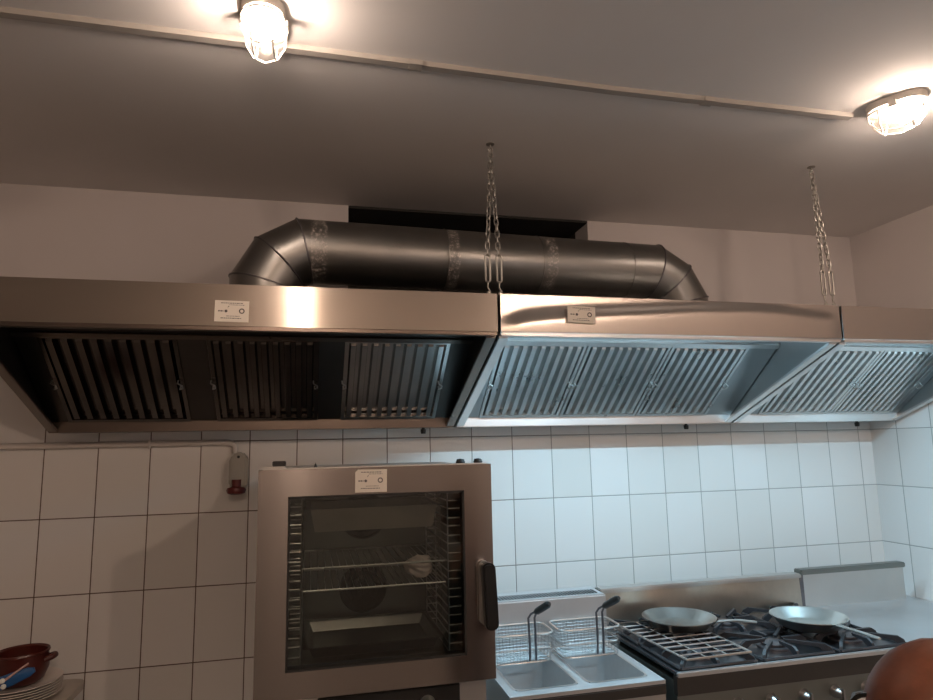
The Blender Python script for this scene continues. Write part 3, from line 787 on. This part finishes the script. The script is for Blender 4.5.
def fryer_basket(label, x0, x1):
    y0, y1, z0, z1 = -.610, -.462, fz+.004, fz+.105
    t = thing('fryer_basket', label, 'basket', ((x0+x1)/2, (y0+y1)/2, z0), 'fryer baskets')
    b = B(); w, l = x1-x0, y1-y0; cx, cy = (x0+x1)/2, (y0+y1)/2
    rim = rrect(w, l, .03, 4); bot = rrect(w*.9, l*.9, .03, 4)
    tube(b, [(cx+u, cy+v, z1) for u, v in rim], .004, 6, closed=True); tube(b, [(cx+u, cy+v, z0+.002) for u, v in bot], .003, 6, closed=True)
    tube(b, [(cx+u*.955, cy+v*.955, (z0+z1)/2) for u, v in rim], .002, 5, closed=True)
    link('rim', b, M['bright'], t, smooth=SM)
    b = B()
    for k in range(17):                                         # wires along and across, down the walls and over the bottom
        f = -.5+(k+.5)/17
        tube(b, [(cx+f*w*.98, cy-l/2, z1), (cx+f*w*.9, cy-l*.45, z0+.002), (cx+f*w*.9, cy+l*.45, z0+.002), (cx+f*w*.98, cy+l/2, z1)], .00065, 4, caps=False)
    for k in range(13):
        f = -.5+(k+.5)/13
        tube(b, [(cx-w/2, cy+f*l*.98, z1), (cx-w*.45, cy+f*l*.9, z0+.002), (cx+w*.45, cy+f*l*.9, z0+.002), (cx+w/2, cy+f*l*.98, z1)], .00065, 4, caps=False)
    for k in range(1, 9):
        q = k/9; tube(b, [(cx+u*(1-.1*q), cy+v*(1-.1*q), z1+(z0-z1)*q) for u, v in rim], .0007, 4, closed=True)
    link('wire_mesh', b, M['wire'], t)
    b = B(); hx = cx+.034
    for s in (-1, 1):
        tube(b, [(hx+s*.012, y0+.004, z0+.01), (hx+s*.012-.004, y0-.010, z0+.07), (hx+s*.012-.010, y0-.022, z0+.165), (hx+s*.010-.006, y0-.034, z0+.182), (hx+s*.007+.004, y0-.058, z0+.198)], .0042, 6)
    link('handle_wires', b, M['burner'], t, smooth=SM)
    b = B(); A, D = Vector((hx-.002, y0-.045, z0+.190)), Vector((hx+.024, y0-.125, z0+.236))
    tube(b, [A, A.lerp(D, .15), A.lerp(D, .5), A.lerp(D, .88), D], [.008, .013, .0135, .013, .007], 12)
    g = link('grip', b, M['black'], t, smooth=SM); g['label'] = 'black plastic grip'
fryer_basket('wire fryer basket with raised black handle, over the left basin beside the oven', 1.712, 1.952)
fryer_basket('wire fryer basket with raised black handle, over the right basin beside the range', 1.978, 2.224)

# ------------------------------------------------------------------ gas range
gx0_, gx1_, gyf, gyb, gz = 2.292, 3.300, -.880, -.25, -.828
t = thing('gas_range', 'long steel gas range with black pan supports and a greasy backguard', 'gas range', (2.8, -.56, ZFL))
b = B()
box(b, gx0_, gx1_, gyf+.03, gyb, -1.62, gz-.03)
link('cabinet', b, M['range_front'], t)
b = B(); box(b, gx0_, gx1_, gyf, gyb-.04, gz-.012, gz); link('cooktop', b, M['cooktop'], t, bevel=.004)
b = B(); box(b, gx0_, gx1_, gyf-.002, gyf+.012, gz-.014, gz+.003); link('front_trim', b, M['deck'], t, bevel=.003)
b = B(); box(b, gx0_, gx1_, gyf+.006, gyf+.03, gz-.075, gz-.012); link('front_edge', b, M['shaded_front'], t)
b = B(); box(b, gx0_, gx1_, gyf+.012, gyf+.03, gz-.19, gz-.076); pn = link('control_panel', b, M['range_front'], t)
for k in range(7):
    x = gx0_+.10+k*.135
    b = B(); lathe(b, [(0, .035), (.010, .035), (.014, .03), (.021, .006), (.024, 0), (0, 0)], 18, Matrix.Translation((x, gyf+.012, gz-.125)) @ Matrix.Rotation(PI/2, 4, 'X'))
    box(b, x-.004, x+.004, gyf-.03, gyf+.0, gz-.143, gz-.107)
    link('knob', b, M['knob'], pn, smooth=SM)
for k in range(2):
    xa = gx0_+.02+k*.49; b = B(); box(b, xa, xa+.47, gyf+.012, gyf+.03, -1.58, -1.05); dd = link('oven_door', b, M['range_front'], t, bevel=.004)
    b = B(); tube(b, [(xa+.05, gyf+.012, -1.10), (xa+.05, gyf-.03, -1.10), (xa+.42, gyf-.03, -1.10), (xa+.42, gyf+.012, -1.10)], .009, 8); link('handle', b, M['bright'], dd, smooth=SM)
for x in (gx0_+.05, gx1_-.05):
    for y in (gyf+.08, gyb-.06): link('leg', cyl(B(), (x, y, ZFL), (x, y, -1.62), .024, 14), M['steel'], t, smooth=SM)
b = B(); prism(b, [(gyb-.045, gz-.012), (gyb-.035, -.688), (gyb-.052, -.684), (gyb-.052, -.672), (gyb, -.668), (gyb, gz-.03)], gx0_-.01, gx1_, lambda y, z, d: Vector((d, y, z)))
bg = link('backguard', b, M['greasy'], t)
b = B(); box(b, gx0_-.01, gx1_-.004, gyb-.056, gyb+.002, -.686, -.666); link('backguard_rail', b, M['steel'], t, bevel=.004)
# burners, pan supports
bx = [gx0_+.175, gx0_+.505, gx0_+.835]; by = [-.725, -.425]
dish = B(); 
for x in bx:
    for y in by:
        b = B(); lathe(b, [(0, .0), (.062, .0), (.062, .008), (.040, .012), (.040, .014), (.048, .014), (.048, .019), (.030, .022), (0, .022)], 24, Matrix.Translation((x, y, gz)))
        link('burner', b, M['burner'], t, smooth=SM)
        b = B(); w, l, hgt = .150, .138, .034; zt = gz+hgt
        r = [(x-w, y-l), (x+w, y-l), (x+w, y+l), (x-w, y+l)]
        for i in range(4):
            (xa, ya), (xb, yb_) = r[i], r[(i+1) % 4]
            tube(b, [(xa, ya, gz+.007), (xb, yb_, gz+.007)], .006, 6)
        fing = [(sx*w, sy*l) for sx in (-1, 1) for sy in (-1, 1)]+[(-w, 0), (w, 0), (0, -l), (0, l)]
        for u, v in fing:
            d_ = Vector((u, v, 0)); L_ = d_.length; n_ = d_.normalized(); s_ = Vector((-n_.y, n_.x, 0))*.0055
            prof = [(L_, .002), (L_-.008, .022), (L_-.028, hgt), (.036, hgt), (.042, .024), (L_-.05, .020), (L_-.025, .002)]
            prism(b, prof, -1, 1, lambda rr, zz, sd, n_=n_, s_=s_: Vector((x, y, gz))+n_*rr+Vector((0, 0, zz))+s_*sd)
        link('pan_support', b, M['iron'], t)
dish.free()
# wire grid, pans
zt = gz+.036
t = thing('wire_grid', 'steel wire grid lying on the left burners under the frying pan', 'wire grid', (2.45, -.62, zt))
b = B(); c0 = [(2.305, -.395), (2.335, -.875), (2.595, -.865), (2.60, -.385)]
zg = zt+.004
tube(b, [(x, y, zg) for x, y in c0], .0042, 6, closed=True); link('rim', b, M['bright'], t, smooth=SM)
b = B()
for k in range(1, 10):
    f = k/10; A = Vector(c0[0]).lerp(Vector(c0[1]), f); D = Vector(c0[3]).lerp(Vector(c0[2]), f)
    tube(b, [(A.x, A.y, zg), (D.x, D.y, zg)], .0030, 5)
for f in (.33, .66):
    A = Vector(c0[0]).lerp(Vector(c0[3]), f); D = Vector(c0[1]).lerp(Vector(c0[2]), f); tube(b, [(A.x, A.y, zg-.003), (D.x, D.y, zg-.003)], .0023, 5)
link('rods', b, M['bright'], t, smooth=SM)
def pan(label, cx, cy, z, r, dep, mat, hang, hl, hmat, rise=.03):
    t = thing('frying_pan', label, 'frying pan', (cx, cy, z))
    b = B(); lathe(b, [(0, 0), (r*.70, 0), (r*.78, .004), (r*.99, dep), (r*1.02, dep+.001), (r*1.02, dep+.004), (r*.97, dep+.001), (r*.765, .0075), (r*.69, .004), (0, .004)], 48, Matrix.Translation((cx, cy, z)))
    link('pan_body', b, mat, t, smooth=math.radians(50))
    if hl:
        n_ = Vector((math.cos(hang), math.sin(hang), 0)); s_ = Vector((-n_.y, n_.x, 0)); b = B(); c = Vector((cx, cy, z))
        secs = [(r*.93, dep*.6, .020, .004), (r*1.08, dep*1.0, .016, .004), (r+.06, dep+rise*.7, .010, .004), (r+hl*.6, dep+rise, .011, .005), (r+hl-.01, dep+rise, .013, .004), (r+hl, dep+rise, .008, .003)]
        rings = []
        for q, zz, hw, hh in secs: rings.append([b.verts.new(c+n_*q+s_*u*hw+Vector((0, 0, zz+v*hh))) for u, v in ((1, .4), (.5, 1), (-.5, 1), (-1, .4), (-1, -.4), (-.5, -1), (.5, -1), (1, -.4))])
        for a_, d_ in zip(rings, rings[1:]):
            for i in range(8): b.faces.new((a_[i], a_[(i+1) % 8], d_[(i+1) % 8], d_[i]))
        b.faces.new(rings[0][::-1]); b.faces.new(rings[-1])
        link('handle', b, hmat, t, smooth=SM)
    return t
pan('dull steel frying pan resting on the wire grid over the left burners', 2.525, -.515, zg+.0043, .143, .036, M['pan'], math.radians(-42), .15, M['bright'], .01)
pan('pale aluminium frying pan on the right-hand burners with its handle toward the front', 3.035, -.64, zt-.001, .142, .040, M['alu'], math.radians(-88), .19, M['alu'], .0)

# worktop unit to the right of the range
t = thing('worktop_unit', 'plain steel worktop with a backguard in the corner, right of the range', 'worktop', (3.6, -.56, ZFL))
wx0, wx1 = 3.306, 3.905
link('cabinet', box(B(), wx0, wx1, gyf+.03, gyb, -1.62, gz-.04), M['range_front'], t)
link('top', box(B(), wx0, wx1, gyf, gyb, gz-.04, gz), M['deck'], t, bevel=.005)
b = B(); prism(b, [(gyb-.03, gz), (gyb-.03, -.675), (gyb-.045, -.672), (gyb-.045, -.660), (gyb, -.656), (gyb, gz)], wx0, wx1, lambda y, z, d: Vector((d, y, z))); link('backguard', b, M['steel'], t)
link('backguard_rail', box(B(), wx0-.002, wx1, gyb-.048, gyb+.002, -.676, -.652), M['range_front'], t, bevel=.004)
link('end_strip', box(B(), wx0-.003, wx0+.018, gyb-.034, gyb-.028, gz, -.676), M['burner'], t)
for x in (wx0+.05, wx1-.05):
    for y in (gyf+.08, gyb-.06): link('leg', cyl(B(), (x, y, ZFL), (x, y, -1.62), .024, 14), M['steel'], t, smooth=SM)
# narrow side counter filling the corner
t = thing('corner_shelf', 'steel shelf strip between the worktop and the right wall', 'shelf', (4.0, -.5, ZFL))
link('top', box(B(), 3.909, XR-.002, -1.5, -.05, gz-.06, gz-.03), M['deck'], t, bevel=.004)
for y in (-1.42, -.12): link('leg', box(B(), 3.98, 4.02, y-.02, y+.02, ZFL, gz-.06), M['steel'], t)

# ------------------------------------------------------------------ left corner: table, plates, pot, utensil
TZ = -.872
t = thing('side_table', 'pale laminate table in the lower left corner holding the plates', 'table', (-.3, -.45, ZFL))
b = B(); prism(b, [(-1.0, -.80), (.255, -.80), (.255, -.20), (.245, -.17), (.21, -.155), (-1.0, -.155)], TZ-.03, TZ, lambda u, v, d: Vector((u, v, d))); link('table_top', b, M['table'], t, bevel=.003)
for x in (-.95, .20):
    for y in (-.75, -.21): link('leg', box(B(), x-.02, x+.02, y-.02, y+.02, ZFL, TZ-.03), M['steel'], t)
pcx, pcy, pr_ = .088, -.335, .135
prof = [(0, 0), (.075, 0), (.080, .003), (pr_*.985, .0185), (pr_, .020), (pr_, .0225), (pr_*.97, .0215), (.082, .0062), (.070, .0035), (0, .0035)]
lab = ['white plate at the bottom of the stack on the table', 'white plate second from the bottom of the stack', 'white plate third from the bottom of the stack',
       'white plate fourth from the bottom of the stack', 'white plate second from the top of the stack', 'white plate on top of the stack, under the pot']
base = None
for k in range(6):
    z = TZ+.0004+k*.0085; dx, dy = random.uniform(-.004, .004), random.uniform(-.004, .004)
    if base is None:
        base = o = link('plate', lathe(B(), prof, 48, Matrix.Translation((pcx, pcy, z))), M['plate'], smooth=SM, keep=(pcx, pcy, z))
    else:
        o = base.copy(); C.objects.link(o); o.location = (pcx+dx, pcy+dy, z)
    tag(o, lab[k], 'plate', 'stacked plates on the table')
zp = TZ+5*.0085+.0042
t = thing('clay_pot', 'dark red glazed pot standing on the plate stack', 'pot', (.088, -.315, zp))
b = B(); lathe(b, [(r_, z_*1.18) for r_, z_ in [(0, 0), (.050, 0), (.070, .012), (.083, .040), (.084, .062), (.080, .082), (.084, .088), (.082, .093), (.076, .088), (.076, .060), (.070, .03), (.05, .010), (0, .008)]], 40, Matrix.Translation((.088, -.315, zp)))
link('pot_body', b, M['clay'], t, smooth=SM)
b = B(); c = Vector((.088, -.315, zp+.078)); q = [c+Vector((.078, -.022, 0)), c+Vector((.098, -.018, .006)), c+Vector((.104, 0, .008)), c+Vector((.098, .018, .006)), c+Vector((.078, .022, 0))]
tube(b, q, .010, 10); link('lug_handle', b, M['clay'], t, smooth=SM)
# flat blue utensil and thin pink stick leaning across the plates in front of the pot
def blade(A, D, w, th, mat, name, label, cat):
    A, D = Vector(A), Vector(D); n_ = (D-A).normalized(); s_ = n_.cross(Vector((0, 0, 1))).normalized(); u_ = s_.cross(n_)
    b = B(); rings = []
    for f, ww in ((0, .8), (.05, 1), (.6, .95), (.9, .7), (1, .35)):
        rings.append([b.verts.new(A.lerp(D, f)+u_*w*ww*a_+s_*th*c_) for a_, c_ in ((1, .3), (.7, 1), (-.7, 1), (-1, .3), (-1, -.3), (-.7, -1), (.7, -1), (1, -.3))])
    for a_, d_ in zip(rings, rings[1:]):
        for i in range(8): b.faces.new((a_[i], a_[(i+1) % 8], d_[(i+1) % 8], d_[i]))
    b.faces.new(rings[0][::-1]); b.faces.new(rings[-1])
    return tag(link(name, b, mat, smooth=SM), label, cat)

blade((.020, -.472, -.798), (.172, -.434, -.750), .021, .005, M['blue'], 'spatula', 'flat blue plastic spatula leaning across the plates against the pot', 'spatula')
t = thing('stirring_stick', 'thin pale pink stick with two white tips, above the blue spatula', 'stick', (.09, -.45, -.79))
b = B(); tube(b, [(.080, -.488, -.778), (.158, -.454, -.723)], [.0045, .003], 8); link('shaft', b, M['pink'], t, smooth=SM)
for c in ((.100, -.494, -.760), (.105, -.494, -.778)):
    b = B(); lathe(b, [(0, -.009), (.007, -.005), (.0085, 0), (.006, .006), (0, .009)], 14, Matrix.Translation(c)); l = link('tip', b, M['white_bit'], t, smooth=PI); l['label'] = 'white tip'

# ------------------------------------------------------------------ person in the foreground corner (only the top of the head is in view)
def skin_mesh(name, verts, edges, mat, parent, root=0, sub=2):
    org = Vector(parent.location)
    me = bpy.data.meshes.new(name); me.from_pydata([tuple(Vector(v[:3])-org) for v in verts], edges, [])
    o = bpy.data.objects.new(name, me); C.objects.link(o)
    o.modifiers.new('skin', 'SKIN'); sk = me.skin_vertices
    if not sk: 
        bpy.context.view_layer.update(); sk = me.skin_vertices
    for i, v in enumerate(verts):
        sk[0].data[i].radius = (v[3], v[3]*(v[4] if len(v) > 4 else 1)); sk[0].data[i].use_root = (i == root)
    sb = o.modifiers.new('sub', 'SUBSURF'); sb.levels = sub; sb.render_levels = sub
    me.materials.append(mat)
    dg = bpy.context.evaluated_depsgraph_get(); dg.update()
    ev = o.evaluated_get(dg); m2 = bpy.data.meshes.new_from_object(ev, depsgraph=dg)
    bpy.data.objects.remove(o)
    for p in m2.polygons: p.use_smooth = True
    if not m2.materials: m2.materials.append(mat)
    o = bpy.data.objects.new(name, m2); C.objects.link(o); o.parent = parent
    return o
HX, HY, HZ = 1.858, -2.285, -.408                                # centre of the skull; the face looks to -x
P = thing('person', 'person in the bottom right corner, reddish-brown hair, black-rimmed glasses, facing left', 'person', (HX+.03, HY, ZFL))
def sp(x, y, z, r, k=1): return (HX+x, HY+y, HZ+z, r, k)
V = [sp(.05,0,-.66,.115,1.25), sp(.055,0,-.50,.105,1.3), sp(.06,0,-.36,.115,1.35), sp(.05,0,-.235,.085,1.3), sp(.035,0,-.165,.052), sp(.012,0,-.085,.068), sp(.0,0,-.01,.088), sp(.0,0,.045,.080)]
Ed = [(i, i+1) for i in range(7)]
def chain_(start, pts):
    i = start
    for q in pts: V.append(q); Ed.append((i, len(V)-1)); i = len(V)-1
    return i
for s in (-1, 1):
    chain_(0, [sp(.05, s*.09, -.74, .085), sp(.04, s*.095, -1.02, .060), sp(.05, s*.095, -1.29, .042), sp(.045, s*.095, -1.345, .040), sp(-.05, s*.10, -1.355, .026), sp(-.11, s*.105, -1.36, .020)])
    w = chain_(3, [sp(.055, s*.16, -.25, .050), sp(.07, s*.20, -.48, .038), sp(-.02, s*.20, -.66, .027), sp(-.055, s*.195, -.71, .022, 1.2)])
    for k in range(4): chain_(w, [sp(-.085+.004*k, s*(.18+.011*k), -.755, .0085), sp(-.095+.006*k, s*(.178+.011*k), -.785+.004*abs(k-1), .0078), sp(-.092+.006*k, s*(.176+.011*k), -.805+.006*abs(k-1), .007)])
    chain_(w, [sp(-.085, s*.172, -.72, .009), sp(-.105, s*.168, -.742, .008)])
    chain_(6, [sp(.012, s*.088, -.015, .012), sp(.022, s*.097, -.005, .009)])
chain_(6, [sp(-.094, 0, -.02, .014), sp(-.110, 0, -.035, .009)])
body = skin_mesh('body', V, Ed, M['skin'], P)
def ell(name, c, r, mat, par, seg=32):
    b = B(); bmesh.ops.create_uvsphere(b, u_segments=seg, v_segments=seg//2, radius=1)
    for v in b.verts: v.co = Vector((c[0]+v.co.x*r[0], c[1]+v.co.y*r[1], c[2]+v.co.z*r[2]))
    return link(name, b, mat, par, smooth=PI)
b = B(); bmesh.ops.create_uvsphere(b, u_segments=48, v_segments=28, radius=1)
for v in b.verts:                                                # cap of hair, lower at the nape, fringe on the brow
    x, y, z = v.co
    lim = -.35 if x > .1 else -.35+(.1-x)*.52
    z = max(z, lim); k = 1+.012*noise.noise(Vector((x*5, y*22, z*5)))
    v.co = Vector((HX+.004+x*.106*k, HY+y*.094*k, HZ+.004+z*.106*k))
link('hair', b, M['hair'], P, smooth=PI)
for s in (-1, 1):
    e = ell('eye', (HX-.081, HY+s*.032, HZ-.012), (.012, .012, .012), M['eye'], P, 16); ell('iris', (HX-.0905, HY+s*.032, HZ-.012), (.004, .006, .006), M['black'], e, 12)
ell('mouth', (HX-.078, HY, HZ-.085), (.010, .024, .007), M['lip'], P, 16)
GX, GZ = HX-.079, HZ+.017
b = B()
for s in (-1, 1):
    tube(b, [(GX-.012+.010*math.sin(2*PI*k/20), HY+s*.034+.028*math.cos(2*PI*k/20), GZ+.021*math.sin(2*PI*k/20)) for k in range(20)], .0042, 6, closed=True)
    tube(b, [(GX-.010, HY+s*.062, GZ+.004), (GX+.02, HY+s*.090, GZ+.002), (GX+.05, HY+s*.100, GZ-.002), (HX+.02, HY+s*.103, HZ+.006)], .0035, 6)
tube(b, [(GX-.012, HY-.008, GZ), (GX-.014, HY, GZ+.004), (GX-.012, HY+.008, GZ)], .003, 6)
gl_ = link('glasses', b, M['black'], P, smooth=SM); gl_['label'] = 'black-rimmed glasses pushed up onto the forehead'
for s in (-1, 1):
    b = B(); lathe(b, [(0, 0), (.0255, 0), (.0255, .002), (0, .003)], 20, Matrix.Translation((GX-.012, HY+s*.034, GZ)) @ Matrix.Rotation(-PI/2+.45, 4, 'Y')); link('lens', b, M['lens'], gl_, smooth=SM)
sv = [sp(.05,0,-.70,.130,1.2), sp(.055,0,-.50,.120,1.28), sp(.06,0,-.36,.128,1.33), sp(.05,0,-.25,.105,1.3), sp(.042,0,-.20,.066)]
se = [(0,1),(1,2),(2,3),(3,4)]
for s in (-1, 1):
    n0 = len(sv); sv += [sp(.055, s*.16, -.255, .062), sp(.068, s*.198, -.44, .050)]; se += [(3, n0), (n0, n0+1)]
skin_mesh('shirt', sv, se, M['shirt'], P)
tv = [sp(.05,0,-.68,.128,1.2)]; te = []
for s in (-1, 1):
    n0 = len(tv); tv += [sp(.05, s*.09, -.76, .098), sp(.04, s*.095, -1.02, .074), sp(.05, s*.095, -1.325, .058)]; te += [(0, n0), (n0, n0+1), (n0+1, n0+2)]
skin_mesh('trousers', tv, te, M['trousers'], P)
for s in (-1, 1):
    b = B(); prism(b, [(.09, 0), (.095, .05), (.05, .075), (-.02, .06), (-.10, .035), (-.135, .012), (-.135, 0)], s*.098-.042, s*.098+.042, lambda u, v, d: Vector((HX+u, HY+d, ZFL+.0005+v))); link('shoe', b, M['shoe'], P, bevel=.012, smooth=SM)

# ------------------------------------------------------------------ light
def area(name, loc, rot, sx, sy, power, col, spread=PI):
    l = bpy.data.lights.new(name, 'AREA'); l.shape = 'RECTANGLE'; l.size = sx; l.size_y = sy; l.energy = power; l.color = col; l.spread = spread
    o = bpy.data.objects.new(name, l); C.objects.link(o); o.location = loc; o.rotation_euler = rot; return o
CO = (.46, .79, 1.0)
area('hood_light', (2.32, -.835, HZT-.057), (0, 0, 0), 1.00, .03, 19.5, CO)
area('hood_light', (3.58, -.835, HZT-.057), (0, 0, 0), .72, .03, 8.3, CO)
area('window_fill', ((WX0+WX1)/2, YF-.02, (WZ0+WZ1)/2), (PI/2, 0, 0), WX1-WX0-.15, WZ1-WZ0-.15, 1.5, (.95, .97, 1.0))  # weak room fill added at the unseen window
w = bpy.data.worlds.new('World'); bpy.context.scene.world = w; w.use_nodes = True
w.node_tree.nodes['Background'].inputs[0].default_value = (.6, .75, 1, 1); w.node_tree.nodes['Background'].inputs[1].default_value = .3

# ------------------------------------------------------------------ camera
cam = bpy.data.cameras.new('Camera'); co = bpy.data.objects.new('Camera', cam); C.objects.link(co)
cam.sensor_fit = 'HORIZONTAL'; cam.sensor_width = 36; cam.lens = 647/933*36; cam.clip_start = .05
r_, u_, f_ = Vector((.97262, -.23148, -.02063)), Vector((-.01328, -.14400, .98949)), Vector((.23202, .96212, .14313))
m3 = Matrix((r_, u_, -f_)).transposed()
co.matrix_world = Matrix.Translation((1.0596, -3.0047, -.0321)) @ m3.to_4x4()
bpy.context.scene.camera = co
for o in list(bpy.context.scene.objects):
    if o.parent is None: o.location.z += ZF

sc = bpy.context.scene
sc.view_settings.view_transform = 'Standard'; sc.view_settings.look = 'None'; sc.view_settings.gamma = 1; sc.view_settings.exposure = 0.08
sc.view_settings.use_curve_mapping = False
sc.cycles.use_denoising = True
sc.cycles.max_bounces = 8; sc.cycles.diffuse_bounces = 5; sc.cycles.glossy_bounces = 5; sc.cycles.transparent_max_bounces = 12
sc.cycles.caustics_reflective = True; sc.cycles.sample_clamp_indirect = 4.0
